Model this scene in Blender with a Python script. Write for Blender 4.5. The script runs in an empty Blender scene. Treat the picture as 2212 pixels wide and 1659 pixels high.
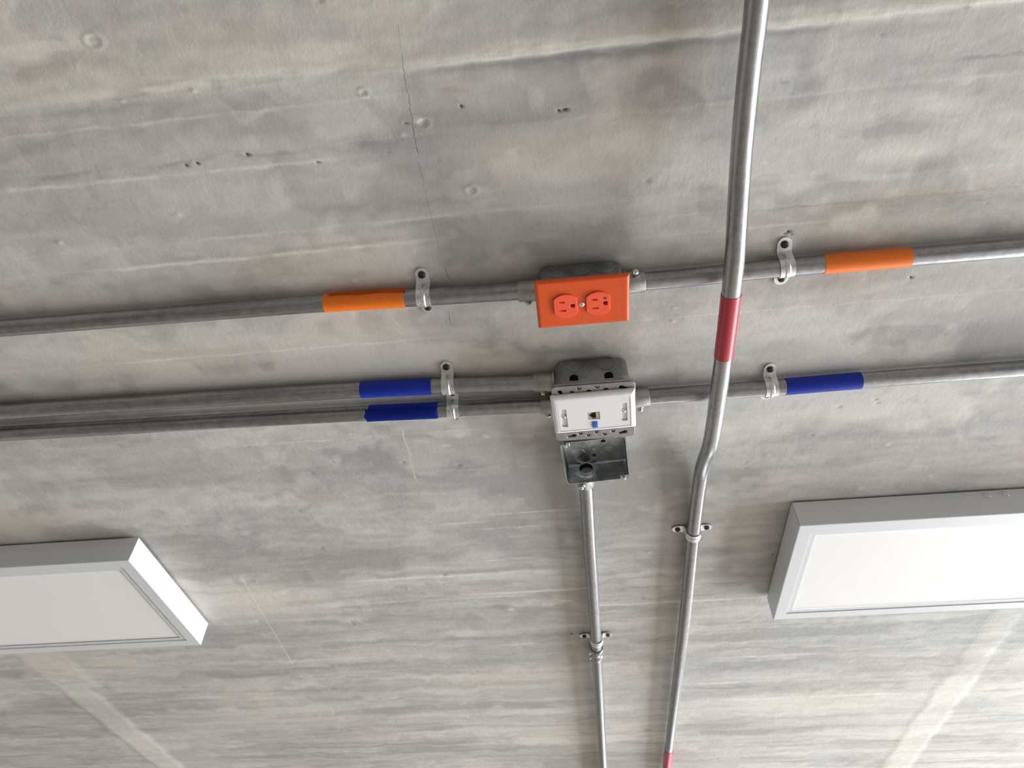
import bpy, bmesh, math, random
import numpy as np
from mathutils import Vector, Matrix

random.seed(4)
scene = bpy.context.scene
C = scene.collection
H = 2.60                                    # ceiling height; heights below are given as h = metres under the ceiling

# ------------------------------------------------------------------ camera
cam_d = bpy.data.cameras.new('camera')
cam_d.sensor_width = 36.0
cam_d.lens = 25.06
cam_d.clip_start = 0.01
cam = bpy.data.objects.new('camera', cam_d)
C.objects.link(cam)
R = ((0.99401097, 0.10912961, 0.0057384),
     (-0.07545807, 0.72340014, -0.68629317),
     (-0.07904607, 0.68174993, 0.72730238))
M = Matrix.Identity(4)
for k in range(3):
    M[k][0] = R[0][k]
    M[k][1] = -R[1][k]
    M[k][2] = -R[2][k]
M[2][3] = H - 0.75
cam.matrix_world = M
scene.camera = cam

# ------------------------------------------------------------------ light
world = bpy.data.worlds.new('overcast_sky')
scene.world = world
world.use_nodes = True
wb = world.node_tree.nodes['Background']
wb.inputs['Color'].default_value = (0.80, 0.90, 1.0, 1)
wb.inputs['Strength'].default_value = 1.0

ROOM = dict(x0=-3.2, x1=4.0, y0=-2.4, y1=7.2)
WIN_R = dict(a0=0.2, a1=6.8, z0=0.35, z1=2.42)    # window band in the right wall (a = y)
WIN_F = dict(a0=0.4, a1=2.4, z0=0.75, z1=2.38)   # window band in the far wall (a = x)


def area(name, loc, rot, sx, sy, power, col):
    d = bpy.data.lights.new(name, 'AREA')
    d.shape = 'RECTANGLE'
    d.size = sx
    d.size_y = sy
    d.energy = power
    d.color = col
    o = bpy.data.objects.new(name, d)
    o.location = loc
    o.rotation_euler = rot
    C.objects.link(o)
    return o


zc = (WIN_R['z0'] + WIN_R['z1']) / 2
area('daylight_right_window', (ROOM['x1'] + 0.30, (WIN_R['a0'] + WIN_R['a1']) / 2, zc),
     (0, math.pi / 2, 0), WIN_R['z1'] - WIN_R['z0'], WIN_R['a1'] - WIN_R['a0'], 715, (0.93, 0.97, 1.0))
area('daylight_far_window', ((WIN_F['a0'] + WIN_F['a1']) / 2, ROOM['y1'] + 0.30, zc),
     (-math.pi / 2, 0, 0), WIN_F['a1'] - WIN_F['a0'], WIN_F['z1'] - WIN_F['z0'], 40, (0.95, 0.98, 1.0))

vs = scene.view_settings
vs.view_transform = 'Standard'
vs.look = 'None'
vs.exposure = 0.0
vs.gamma = 1.0
vs.use_curve_mapping = False


# ------------------------------------------------------------------ node helpers
class NT:
    def __init__(self, name):
        self.mat = bpy.data.materials.new(name)
        self.mat.use_nodes = True
        self.t = self.mat.node_tree
        self.b = self.t.nodes['Principled BSDF']

    def link(self, a, b):
        self.t.links.new(a, b)

    def put(self, sock, v):
        if isinstance(v, bpy.types.NodeSocket):
            self.link(v, sock)
        else:
            sock.default_value = v

    def math(self, op, a, b=None, c=None, clamp=False):
        n = self.t.nodes.new('ShaderNodeMath')
        n.operation = op
        n.use_clamp = clamp
        self.put(n.inputs[0], a)
        if b is not None:
            self.put(n.inputs[1], b)
        if c is not None:
            self.put(n.inputs[2], c)
        return n.outputs[0]

    def coords(self):
        return self.t.nodes.new('ShaderNodeTexCoord').outputs['Object']

    def xyz(self, v):
        n = self.t.nodes.new('ShaderNodeSeparateXYZ')
        self.link(v, n.inputs[0])
        return n.outputs[0], n.outputs[1], n.outputs[2]

    def vec(self, x, y, z=0.0):
        n = self.t.nodes.new('ShaderNodeCombineXYZ')
        for i, q in enumerate((x, y, z)):
            self.put(n.inputs[i], q)
        return n.outputs[0]

    def mapping(self, v, scale=(1, 1, 1), loc=(0, 0, 0), rot=(0, 0, 0)):
        n = self.t.nodes.new('ShaderNodeMapping')
        self.link(v, n.inputs['Vector'])
        n.inputs['Scale'].default_value = scale
        n.inputs['Location'].default_value = loc
        n.inputs['Rotation'].default_value = rot
        return n.outputs[0]

    def noise(self, v, scale=1.0, detail=4.0, rough=0.55, dist=0.0):
        n = self.t.nodes.new('ShaderNodeTexNoise')
        self.link(v, n.inputs['Vector'])
        n.inputs['Scale'].default_value = scale
        n.inputs['Detail'].default_value = detail
        n.inputs['Roughness'].default_value = rough
        n.inputs['Distortion'].default_value = dist
        return n.outputs[0]

    def ramp(self, f, lo, hi, a=0.0, b=1.0):
        n = self.t.nodes.new('ShaderNodeMapRange')
        n.interpolation_type = 'SMOOTHSTEP'
        self.put(n.inputs[0], f)
        for i, q in enumerate((lo, hi, a, b)):
            n.inputs[1 + i].default_value = q
        return n.outputs[0]

    def mix(self, f, a, b):
        n = self.t.nodes.new('ShaderNodeMix')
        n.data_type = 'RGBA'
        self.put(n.inputs[0], f)
        for s, q in ((n.inputs[6], a), (n.inputs[7], b)):
            if isinstance(q, bpy.types.NodeSocket):
                self.link(q, s)
            else:
                s.default_value = (*q, 1)
        return n.outputs[2]

    def bump(self, hgt, strength=1.0, dist=0.001, normal=None):
        n = self.t.nodes.new('ShaderNodeBump')
        n.inputs['Strength'].default_value = strength
        n.inputs['Distance'].default_value = dist
        self.link(hgt, n.inputs['Height'])
        if normal is not None:
            self.link(normal, n.inputs['Normal'])
        return n.outputs[0]


def plain(name, col, rough=0.5, metal=0.0, spec=0.5, var=0.0, vscale=60.0, bump=0.0, bscale=400.0, coat=0.0):
    t = NT(name)
    b = t.b
    b.inputs['Roughness'].default_value = rough
    b.inputs['Metallic'].default_value = metal
    b.inputs['Specular IOR Level'].default_value = spec
    b.inputs['Coat Weight'].default_value = coat
    co = t.coords()
    n = t.noise(co, vscale, 4, 0.6)
    dark = tuple(max(0, c * (1 - var)) for c in col)
    lite = tuple(min(1, c * (1 + var)) for c in col)
    t.link(t.mix(n, dark, lite), b.inputs['Base Color'])
    if bump:
        t.link(t.bump(t.noise(co, bscale, 3, 0.6), 1.0, bump), b.inputs['Normal'])
    return t.mat


def galvanised(name, col, rough, stretch, spots=0.15, scratch=0.0):
    """zinc coated steel: grey metal with streaks drawn out along one axis and small dull spots"""
    t = NT(name)
    b = t.b
    b.inputs['Metallic'].default_value = 1.0
    co = t.coords()
    s = t.noise(t.mapping(co, stretch), 1.0, 5, 0.6)
    sp = t.noise(co, 90, 4, 0.65)
    f = t.math('ADD', t.math('MULTIPLY', s, 0.6), t.math('MULTIPLY', sp, 0.4))
    f = t.ramp(f, 0.36, 0.64)
    dark = tuple(c * (1 - spots) for c in col)
    lite = tuple(min(1, c * (1 + spots)) for c in col)
    t.link(t.mix(f, dark, lite), b.inputs['Base Color'])
    t.link(t.math('ADD', rough - 0.08, t.math('MULTIPLY', t.noise(co, 45, 4, 0.6), 0.16)), b.inputs['Roughness'])
    t.link(t.bump(t.noise(t.mapping(co, stretch), 2.5, 3, 0.6), 0.5, 0.00025), b.inputs['Normal'])
    return t.mat


# ------------------------------------------------------------------ the concrete of the ceiling
# marks on the ceiling in metres (x along the boards, y across them)
LIGHT_LINES = [  # y, x0, x1, half width, strength
    (0.2490, -0.145, 0.62, 0.0042, 1.0), (0.2420, -0.145, 0.62, 0.0075, 0.35), (0.2430, -0.80, -0.15, 0.010, 0.55),
    (0.2770, -0.70, -0.15, 0.0016, 0.40), (0.3380, -0.65, -0.22, 0.0024, 0.45), (0.4225, -0.45, 0.02, 0.0020, 0.60),
    (0.4545, -0.60, -0.14, 0.0026, 0.65), (0.4780, 0.10, 0.35, 0.0014, 0.35), (0.4140, 0.22, 0.34, 0.0010, 0.45),
    (0.6070, -0.60, -0.16, 0.0018, 0.45), (0.7930, -0.60, -0.15, 0.0012, 0.65), (0.8160, -0.14, 0.0, 0.0012, 0.4),
    (0.8900, -0.25, -0.05, 0.0012, 0.35), (1.0150, -0.16, -0.02, 0.0014, 0.55), (1.0330, -0.26, -0.18, 0.0016, 0.7),
    (1.0560, -0.18, -0.05, 0.0018, 0.6), (1.0840, -0.17, -0.09, 0.0014, 0.5), (1.1560, -0.30, 0.0, 0.0012, 0.45),
    (1.2020, -0.45, -0.12, 0.0040, 0.55), (1.2760, -0.22, 0.02, 0.0028, 0.75), (1.2880, -0.62, -0.10, 0.0048, 0.30),
    (1.3450, -0.02, 0.35, 0.0035, 0.5), (1.4950, -0.20, -0.10, 0.004, 0.5), (1.1500, 0.21, 0.32, 0.0016, 0.45),
    (1.7350, 0.22, 0.60, 0.004, 0.5), (1.8350, 0.22, 0.75, 0.006, 0.45), (1.6050, 0.22, 0.5, 0.004, 0.4),
]
DARK_LINES = [
    (0.2565, -0.14, 0.30, 0.0045, 0.75), (0.2620, 0.0, 0.14, 0.0050, 0.55), (0.2570, -0.62, -0.40, 0.0060, 0.45),
    (0.3240, -0.70, -0.12, 0.0060, 0.40), (0.3180, -0.14, 0.03, 0.0060, 0.40), (0.4290, -0.30, 0.05, 0.0080, 0.35),
    (0.3020, 0.40, 0.60, 0.0020, 0.60), (0.2650, 0.26, 0.40, 0.0060, 0.50), (0.4550, 0.21, 0.60, 0.0020, 0.40),
    (0.4480, -0.50, -0.15, 0.0035, 0.35), (0.8020, -0.45, -0.15, 0.0040, 0.25), (0.8900, -0.40, -0.10, 0.02, 0.25),
    (1.1900, -0.35, 0.0, 0.0070, 0.40), (1.2380, -0.32, -0.05, 0.0080, 0.40), (1.2830, 0.05, 0.32, 0.0030, 0.65),
    (1.3280, -0.60, -0.15, 0.0080, 0.35), (1.4600, -0.50, 0.0, 0.0100, 0.35), (1.4450, 0.22, 0.80, 0.012, 0.35),
    (1.5200, 0.22, 0.55, 0.010, 0.35), (1.6600, 0.22, 0.62, 0.012, 0.35), (1.7600, 0.24, 0.44, 0.012, 0.40),
    (1.2000, 0.24, 0.36, 0.010, 0.30), (1.1350, 0.22, 0.36, 0.012, 0.30), (0.9900, 0.24, 0.55, 0.012, 0.25),
]
LIGHT_BLOBS = [  # x, y, rx, ry, strength
    (-0.53, 0.1975, 0.090, 0.0075, 0.95), (-0.46, 0.188, 0.020, 0.008, 0.45), (-0.50, 0.224, 0.05, 0.010, 0.4),
    (-0.33, 0.222, 0.14, 0.016, 0.30), (-0.24, 0.226, 0.035, 0.010, 0.55), (0.3909, 0.3994, 0.055, 0.014, 0.75),
    (0.345, 0.345, 0.11, 0.012, 0.40), (0.43, 0.348, 0.03, 0.012, 0.4), (-0.1345, 0.3095, 0.0085, 0.0045, 1.0),
    (-0.100, 0.398, 0.030, 0.010, 0.40), (0.04, 0.360, 0.15, 0.050, 0.55), (-0.05, 0.285, 0.12, 0.018, 0.30), (-0.40, 0.385, 0.22, 0.03, 0.30), (-0.20, 0.29, 0.06, 0.03, 0.30),  # second and third patch lighten the ceiling above the orange outlet
    (0.24, 0.395, 0.0045, 0.0025, 0.9), (0.4527, 0.4766, 0.010, 0.003, 0.6), (0.06, 0.43, 0.10, 0.018, 0.35),
    (-0.155, 1.345, 0.010, 0.006, 0.9), (-0.66, 1.24, 0.10, 0.05, 0.60), (-0.54, 1.245, 0.03, 0.025, 0.60),
    (-0.50, 1.285, 0.05, 0.012, 0.55), (-0.27, 1.43, 0.05, 0.018, 0.60), (-0.46, 0.96, 0.12, 0.035, 0.30),
    (-0.12, 1.68, 0.35, 0.10, 0.35), (-0.05, 1.22, 0.10, 0.03, 0.25), (-0.60, 0.60, 0.45, 0.025, 0.45),
    (0.40, 0.62, 0.40, 0.04, 0.35), (0.45, 0.83, 0.40, 0.03, 0.30), (0.60, 1.90, 0.35, 0.10, 0.4),
    (-1.02, 1.50, 0.30, 0.04, 0.30), (-0.20, 0.80, 0.03, 0.006, 0.5), (-0.145, 0.812, 0.008, 0.005, 0.8),
    (-0.208, 0.825, 0.008, 0.004, 0.7), (-0.03, 1.32, 0.008, 0.006, 0.7),
]
DARK_BLOBS = [
    (-0.43, 0.166, 0.07, 0.018, 0.45), (-0.30, 0.180, 0.03, 0.02, 0.25), (-0.515, 0.217, 0.035, 0.008, 0.35),
    (-0.24, 0.200, 0.04, 0.02, 0.25), (0.375, 0.372, 0.055, 0.008, 0.65), (0.40, 0.412, 0.05, 0.010, 0.45),
    (0.33, 0.330, 0.05, 0.03, 0.25), (0.36, 0.265, 0.045, 0.008, 0.45), (-0.285, 0.325, 0.02, 0.05, 0.30),
    (-0.155, 0.307, 0.014, 0.006, 0.50), (-0.04, 0.445, 0.13, 0.016, 0.35),
    (-0.08, 0.235, 0.12, 0.012, 0.15), (0.24, 0.3035, 0.006, 0.0018, 0.9),
    (-0.52, 1.19, 0.12, 0.035, 0.50), (-0.55, 1.10, 0.2, 0.03, 0.30), (-0.12, 0.85, 0.12, 0.03, 0.45),
    (-0.30, 0.84, 0.07, 0.03, 0.35), (-0.12, 0.96, 0.04, 0.03, 0.25), (-0.62, 0.86, 0.12, 0.04, 0.30),
    (-0.80, 1.00, 0.1, 0.06, 0.25), (0.36, 1.17, 0.10, 0.08, 0.25), (0.53, 0.68, 0.10, 0.02, 0.35),
    (0.30, 0.68, 0.05, 0.02, 0.30), (-0.98, 1.62, 0.28, 0.06, 0.35), (-1.30, 1.75, 0.2, 0.10, 0.35),
    (-0.92, 1.85, 0.25, 0.08, 0.25), (-0.25, 1.56, 0.10, 0.03, 0.35), (-0.07, 1.46, 0.20, 0.015, 0.35),
    (-0.115, 0.627, 0.02, 0.012, 0.4), (0.44, 0.415, 0.03, 0.02, 0.25), (0.47, 0.335, 0.05, 0.02, 0.2),
    (0.205, 1.01, 0.02, 0.02, 0.15), (0.28, 1.80, 0.16, 0.02, 0.25), (0.95, 1.95, 0.12, 0.03, 0.3),
    (0.31, 0.41, 0.03, 0.02, 0.2), (-0.40, 0.285, 0.2, 0.02, 0.22), (-0.33, 0.41, 0.2, 0.015, 0.2),
]
RUST_BLOBS = [
    (-0.515, 0.219, 0.035, 0.010, 0.25), (-0.32, 0.200, 0.05, 0.015, 0.15), (-0.06, 0.318, 0.03, 0.003, 0.35),
    (-0.44, 0.94, 0.06, 0.010, 0.45), (0.02, 0.47, 0.06, 0.006, 0.20), (-0.112, 0.628, 0.02, 0.008, 0.35),
    (0.4127, 0.2535, 0.006, 0.002, 1.0), (0.452, 0.477, 0.008, 0.002, 0.7), (0.20, 0.33, 0.05, 0.01, 0.2),
    (0.40, 0.455, 0.10, 0.006, 0.35), (-0.101, 0.278, 0.010, 0.004, 0.4), (0.13, 1.64, 0.010, 0.02, 0.4),
]
PITS = [  # small dark holes: x, y, radius
    (-0.0915, 0.2959, 0.0022), (0.0120, 0.3120, 0.0022), (0.0165, 0.3118, 0.0022), (0.0205, 0.3114, 0.0020),
    (-0.4100, 0.3290, 0.0022), (-0.3960, 0.3280, 0.0018), (-0.3360, 0.3240, 0.0026), (0.4414, 0.5727, 0.0022),
    (-0.0345, 1.4596, 0.0040), (-0.260, 0.341, 0.002), (-0.152, 0.308, 0.0018), (0.277, 0.489, 0.0030),
    (0.2725, 0.491, 0.0020), (0.281, 0.493, 0.0014), (0.355, 1.19, 0.0018),
]
CRACKS = [  # x at y0, slope, y0, y1, half width, dark / light
    (-0.1405, -0.045, 0.205, 0.250, 0.00035, 0.45), (-0.1430, -0.045, 0.235, 0.350, 0.00045, 0.9), (-0.1490, 0.020, 0.345, 0.480, 0.00035, 0.7),
    (-0.1440, 0.10, 0.490, 0.520, 0.00055, 0.9), (-0.1505, -0.10, 0.556, 0.590, 0.0005, 0.8),
]
CRACKS_LIGHT = [(-0.2600, -0.04, 0.775, 0.915, 0.0009, 0.7), (-0.262, 0.03, 0.79, 0.86, 0.0008, 0.5),
                (-0.665, -0.05, 1.15, 1.55, 0.0022, 0.35)]
STRIPS = [  # formwork joints running across the boards: x, y0, y1, half width, strength
    (-1.262, 1.62, 7.0, 0.040, 0.75), (-1.250, 1.36, 1.66, 0.055, 0.40), (0.862, 1.75, 7.0, 0.040, 0.60),
    (0.865, 1.34, 1.80, 0.030, 0.30),
]


def concrete():
    """tone, pale plaster and lighter patches, dark stains, rust and holes are laid down on the ceiling mesh; grain and hairline cracks are nodes"""
    t = NT('board_marked_concrete')
    co = t.coords()
    X, Y, Z = t.xyz(co)

    def attr(name):
        n = t.t.nodes.new('ShaderNodeAttribute')
        n.attribute_name = name
        return n.outputs['Fac']
    tone, lt, dk, rust, pit, hue = [attr(q) for q in ('tone', 'pale', 'stain', 'rust', 'hole', 'hue')]
    grainF = t.noise(t.mapping(co, (26, 70, 1)), 1, 5, 0.68)
    mottle = t.noise(co, 48, 5, 0.7)
    fine = t.noise(co, 230, 3, 0.65)
    trowel = t.noise(t.mapping(co, (150, 50, 1), rot=(0, 0, 0.55)), 1, 2, 0.5)
    wob = t.math('MULTIPLY', t.math('SUBTRACT', t.noise(co, 55, 4, 0.65), 0.5), 0.009)
    cx = t.math('ADD', X, wob)

    def cracks(L):
        out = None
        for x, sl, a, b, w, s in L:
            c = t.math('MULTIPLY_ADD', t.math('SUBTRACT', Y, a), sl, x)
            d = t.math('ABSOLUTE', t.math('SUBTRACT', cx, c))
            m = t.ramp(d, w * 0.35, w * 1.15, s, 0.0)
            e = t.math('ABSOLUTE', t.math('SUBTRACT', Y, (a + b) / 2))
            m = t.math('MULTIPLY', m, t.ramp(e, (b - a) / 2 - 0.012, (b - a) / 2, 1.0, 0.0))
            out = m if out is None else t.math('ADD', out, m)
        return out
    crk, crl = cracks(CRACKS), cracks(CRACKS_LIGHT)
    tone = t.math('ADD', tone, t.math('ADD', t.math('ADD', t.math('MULTIPLY', t.math('SUBTRACT', grainF, 0.5), 0.28), t.math('MULTIPLY', t.math('SUBTRACT', mottle, 0.5), 0.45)),
                                      t.math('MULTIPLY', t.math('SUBTRACT', fine, 0.5), 0.25)), clamp=True)
    cool = t.mix(tone, CON['cool0'], CON['cool1'])
    warm = t.mix(tone, CON['warm0'], CON['warm1'])
    col = t.mix(hue, cool, warm)
    col = t.mix(t.math('ADD', lt, crl, clamp=True), col, CON['pale'])
    col = t.mix(dk, col, CON['stain'])
    col = t.mix(rust, col, CON['rust'])
    col = t.mix(t.math('MULTIPLY', t.math('ADD', t.math('MULTIPLY', crk, 0.75), pit, clamp=True), 0.92), col, (0.05, 0.043, 0.036))
    t.link(col, t.b.inputs['Base Color'])
    t.b.inputs['Roughness'].default_value = 0.75
    t.b.inputs['Specular IOR Level'].default_value = 0.25
    hh = t.math('ADD', t.math('MULTIPLY', fine, 0.30), t.math('ADD', t.math('MULTIPLY', grainF, 0.35), t.math('MULTIPLY', mottle, 0.9)))
    hh = t.math('ADD', hh, t.math('MULTIPLY', trowel, 0.35))
    hh = t.math('ADD', hh, t.math('MULTIPLY', crk, 0.8))
    hh = t.math('MULTIPLY', hh, -1.0)
    t.link(t.bump(hh, 0.5, 0.0010), t.b.inputs['Normal'])
    return t.mat


CON = dict(cool0=(0.385, 0.380, 0.367), cool1=(0.612, 0.598, 0.570), warm0=(0.392, 0.374, 0.347), warm1=(0.630, 0.602, 0.556),
           pale=(0.80, 0.768, 0.70), stain=(0.265, 0.262, 0.257), rust=(0.42, 0.29, 0.20))

MAT = dict(
    concrete=concrete(),
    wall=plain('painted_wall', (0.34, 0.315, 0.285), 0.8, var=0.04, vscale=3, bump=0.0003, bscale=150),
    floor=plain('polished_screed_floor', (0.39, 0.35, 0.31), 0.55, var=0.12, vscale=4),
    win_frame=plain('dark_window_frame', (0.06, 0.06, 0.065), 0.4, var=0.05),
    pipe_x=galvanised('galvanised_conduit_along_boards', (0.37, 0.375, 0.39), 0.34, (2.5, 160, 160), 0.22),
    pipe_y=galvanised('galvanised_conduit_across_boards', (0.36, 0.36, 0.37), 0.30, (160, 2.5, 160), 0.16),
    fitting=galvanised('die_cast_fitting', (0.44, 0.44, 0.425), 0.42, (60, 60, 60), 0.10),
    zinc=galvanised('zinc_plated_strap', (0.80, 0.82, 0.83), 0.40, (120, 120, 20), 0.10),
    bright=plain('bright_zinc_screw', (0.78, 0.78, 0.77), 0.22, 1.0, var=0.1),
    boxsteel=galvanised('sheet_steel_box', (0.30, 0.31, 0.315), 0.42, (30, 30, 30), 0.25),
    boxinner=galvanised('open_box_galvanised_steel', (0.44, 0.47, 0.48), 0.33, (25, 25, 25), 0.30),
    cover=galvanised('galvanised_cover', (0.40, 0.40, 0.41), 0.42, (120, 30, 60), 0.10),
    black=plain('black_screw', (0.018, 0.018, 0.02), 0.35, 0.0, var=0.2),
    dark=plain('dark_opening_shade', (0.006, 0.006, 0.006), 0.8),  # black stands in for the shade inside openings
    tape_orange=plain('orange_vinyl_tape', (0.88, 0.19, 0.012), 0.42, var=0.05, vscale=80, bump=0.00015, bscale=60),
    tape_blue=plain('blue_vinyl_tape', (0.006, 0.028, 0.36), 0.50, spec=0.3, var=0.12, vscale=70, bump=0.00015, bscale=60),
    tape_red=plain('red_vinyl_tape', (0.47, 0.040, 0.055), 0.33, var=0.06, vscale=70, bump=0.0001, bscale=60),
    outlet=plain('orange_red_receptacle', (0.97, 0.115, 0.050), 0.38, var=0.02),
    green=plain('green_dot', (0.01, 0.10, 0.09), 0.4),
    mark=plain('moulded_triangle', (0.70, 0.13, 0.06), 0.45),
    white=plain('white_plastic', (0.86, 0.835, 0.835), 0.32, var=0.01),
    jack=plain('beige_jack_housing', (0.42, 0.38, 0.30), 0.45, var=0.2, vscale=300),
    contact=plain('dark_jack_cavity', (0.03, 0.022, 0.016), 0.6),
    icon=plain('blue_icon_tile', (0.028, 0.13, 0.58), 0.35, var=0.03),
    icon_line=plain('pale_icon_mark', (0.12, 0.28, 0.75), 0.4),
    enamel=plain('white_enamel_housing', (0.68, 0.695, 0.71), 0.45, var=0.012, vscale=12),
    diffuser=plain('opal_diffuser', (0.90, 0.89, 0.88), 0.30, var=0.008, vscale=6),
)


def scratched_orange():
    t = NT('scratched_orange_plate')
    co = t.coords()
    t.b.inputs['Roughness'].default_value = 0.30
    lines = None
    for ang, sc, seed in ((0.85, 55, 0.0), (-0.6, 45, 3.0), (1.9, 50, 8.0)):
        v = t.mapping(co, (sc, sc * 0.035, 1), (seed, seed, 0), (0, 0, ang))
        n = t.noise(v, 1.0, 1, 0.5, 0.1)
        d = t.math('ABSOLUTE', t.math('SUBTRACT', n, 0.5))
        m = t.ramp(d, 0.0, 0.0035, 1.0, 0.0)
        gate = t.ramp(t.noise(t.mapping(co, loc=(seed, 1, 0)), 55, 2, 0.5), 0.52, 0.62)
        m = t.math('MULTIPLY', m, gate)
        lines = m if lines is None else t.math('MAXIMUM', lines, m)
    base = t.mix(t.noise(co, 30, 3, 0.5), (0.73, 0.095, 0.016), (0.79, 0.106, 0.020))
    t.link(t.mix(t.math('MULTIPLY', lines, 0.42), base, (0.86, 0.28, 0.13)), t.b.inputs['Base Color'])
    return t.mat


MAT['orange_plate'] = scratched_orange()


def pane_mat():
    t = NT('clear_window_glass')
    tr = t.t.nodes.new('ShaderNodeBsdfTransparent')
    gl = t.t.nodes.new('ShaderNodeBsdfGlossy')
    gl.inputs['Roughness'].default_value = 0.02
    mx = t.t.nodes.new('ShaderNodeMixShader')
    mx.inputs[0].default_value = 0.06
    t.link(tr.outputs[0], mx.inputs[1])
    t.link(gl.outputs[0], mx.inputs[2])
    t.link(mx.outputs[0], t.t.nodes['Material Output'].inputs['Surface'])
    return t.mat


MAT['pane'] = pane_mat()

# ------------------------------------------------------------------ mesh helpers
ORIGIN = {}


def thing(name, loc, label, cat, group=None):
    o = bpy.data.objects.new(name, None)
    o.empty_display_size = 0.02
    C.objects.link(o)
    o.location = loc
    o['label'] = label
    o['category'] = cat
    if group:
        o['group'] = group
    ORIGIN[o.name] = Vector(loc)
    return o


def link(name, me, mat, parent=None, smooth=False, label=None):
    """me in world coordinates; as a child it is moved into its thing's frame"""
    if isinstance(me, bmesh.types.BMesh):
        b = me
        me = bpy.data.meshes.new(name)
        b.to_mesh(me)
        b.free()
    me.name = name
    if mat is not None:
        me.materials.clear()
        for m in (mat if isinstance(mat, (list, tuple)) else [mat]):
            me.materials.append(MAT[m])
    if smooth:
        me.polygons.foreach_set('use_smooth', [True] * len(me.polygons))
        try:
            me.set_sharp_from_angle(angle=math.radians(smooth if smooth is not True else 40))
        except Exception:
            pass
    o = bpy.data.objects.new(name, me)
    C.objects.link(o)
    if parent is not None:
        me.transform(Matrix.Translation(-ORIGIN[parent.name]))
        o.parent = parent
        ORIGIN[o.name] = ORIGIN[parent.name]
    if label:
        o['label'] = label
    return o


def Zh(h):
    return H - h


def bm_box(x0, x1, y0, y1, h0, h1, bevel=0.0, seg=2, bm=None):
    b = bmesh.new()
    r = bmesh.ops.create_cube(b, size=1)
    for v in r['verts']:
        v.co = Vector(((x0 + x1) / 2 + v.co.x * (x1 - x0), (y0 + y1) / 2 + v.co.y * (y1 - y0),
                       H - (h0 + h1) / 2 + v.co.z * (h1 - h0)))
    if bevel:
        bmesh.ops.bevel(b, geom=b.edges[:], offset=bevel, segments=seg, affect='EDGES', profile=0.5)
    if bm is None:
        return b
    add(bm, b)
    return bm


def add(dst, src, mi=None):
    """append bmesh src to dst"""
    me = bpy.data.meshes.new('tmp')
    if mi is not None:
        for f in src.faces:
            f.material_index = mi
    src.to_mesh(me)
    src.free()
    dst.from_mesh(me)
    bpy.data.meshes.remove(me)
    return dst


def frame(d):
    d = Vector(d).normalized()
    a = Vector((0, 0, 1)) if abs(d.z) < 0.9 else Vector((1, 0, 0))
    u = d.cross(a).normalized()
    return u, d.cross(u).normalized(), d


def lathe(profile, p, d, seg=24, cap=True):
    """profile: (radius, along) pairs turned about the axis through p in direction d"""
    b = bmesh.new()
    u, w, d = frame(d)
    p = Vector(p)
    rings = []
    for r, s in profile:
        if r < 1e-7:
            rings.append([b.verts.new(p + d * s)])
        else:
            rings.append([b.verts.new(p + d * s + (u * math.cos(a) + w * math.sin(a)) * r)
                          for a in (2 * math.pi * k / seg for k in range(seg))])
    for A, B in zip(rings, rings[1:]):
        for k in range(seg):
            k2 = (k + 1) % seg
            if len(A) == 1 and len(B) == 1:
                continue
            if len(A) == 1:
                b.faces.new((A[0], B[k], B[k2]))
            elif len(B) == 1:
                b.faces.new((A[k], B[0], A[k2]))
            else:
                b.faces.new((A[k], B[k], B[k2], A[k2]))
    bmesh.ops.recalc_face_normals(b, faces=b.faces[:])
    return b


def tube(pts, r, seg=24, ends=True):
    """round bar or pipe swept along points"""
    b = bmesh.new()
    pts = [Vector(p) for p in pts]
    rs = r if isinstance(r, (list, tuple)) else [r] * len(pts)
    u = None
    rings = []
    for i, p in enumerate(pts):
        d = (pts[min(i + 1, len(pts) - 1)] - pts[max(i - 1, 0)]).normalized()
        if u is None:
            u, w, d = frame(d)
        else:
            u = (u - d * u.dot(d)).normalized()
            w = d.cross(u)
        rings.append([b.verts.new(p + (u * math.cos(a) + w * math.sin(a)) * rs[i])
                      for a in (2 * math.pi * k / seg for k in range(seg))])
    for A, B in zip(rings, rings[1:]):
        for k in range(seg):
            k2 = (k + 1) % seg
            b.faces.new((A[k], A[k2], B[k2], B[k]))
    if ends:
        b.faces.new(rings[0][::-1])
        b.faces.new(rings[-1])
    bmesh.ops.recalc_face_normals(b, faces=b.faces[:])
    return b


def rrect(cx, cy, w, d, r, n=6, rot=0.0):
    out = []
    for sx, sy, a0 in ((1, 1, 0), (-1, 1, 90), (-1, -1, 180), (1, -1, 270)):
        for k in range(n + 1):
            a = math.radians(a0 + 90 * k / n)
            out.append((sx * (w / 2 - r) + r * math.cos(a), sy * (d / 2 - r) + r * math.sin(a)))
    c, s = math.cos(rot), math.sin(rot)
    return [(cx + x * c - y * s, cy + x * s + y * c) for x, y in out]


def circ(cx, cy, r, n=20):
    return [(cx + r * math.cos(2 * math.pi * k / n), cy + r * math.sin(2 * math.pi * k / n)) for k in range(n)]


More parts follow.
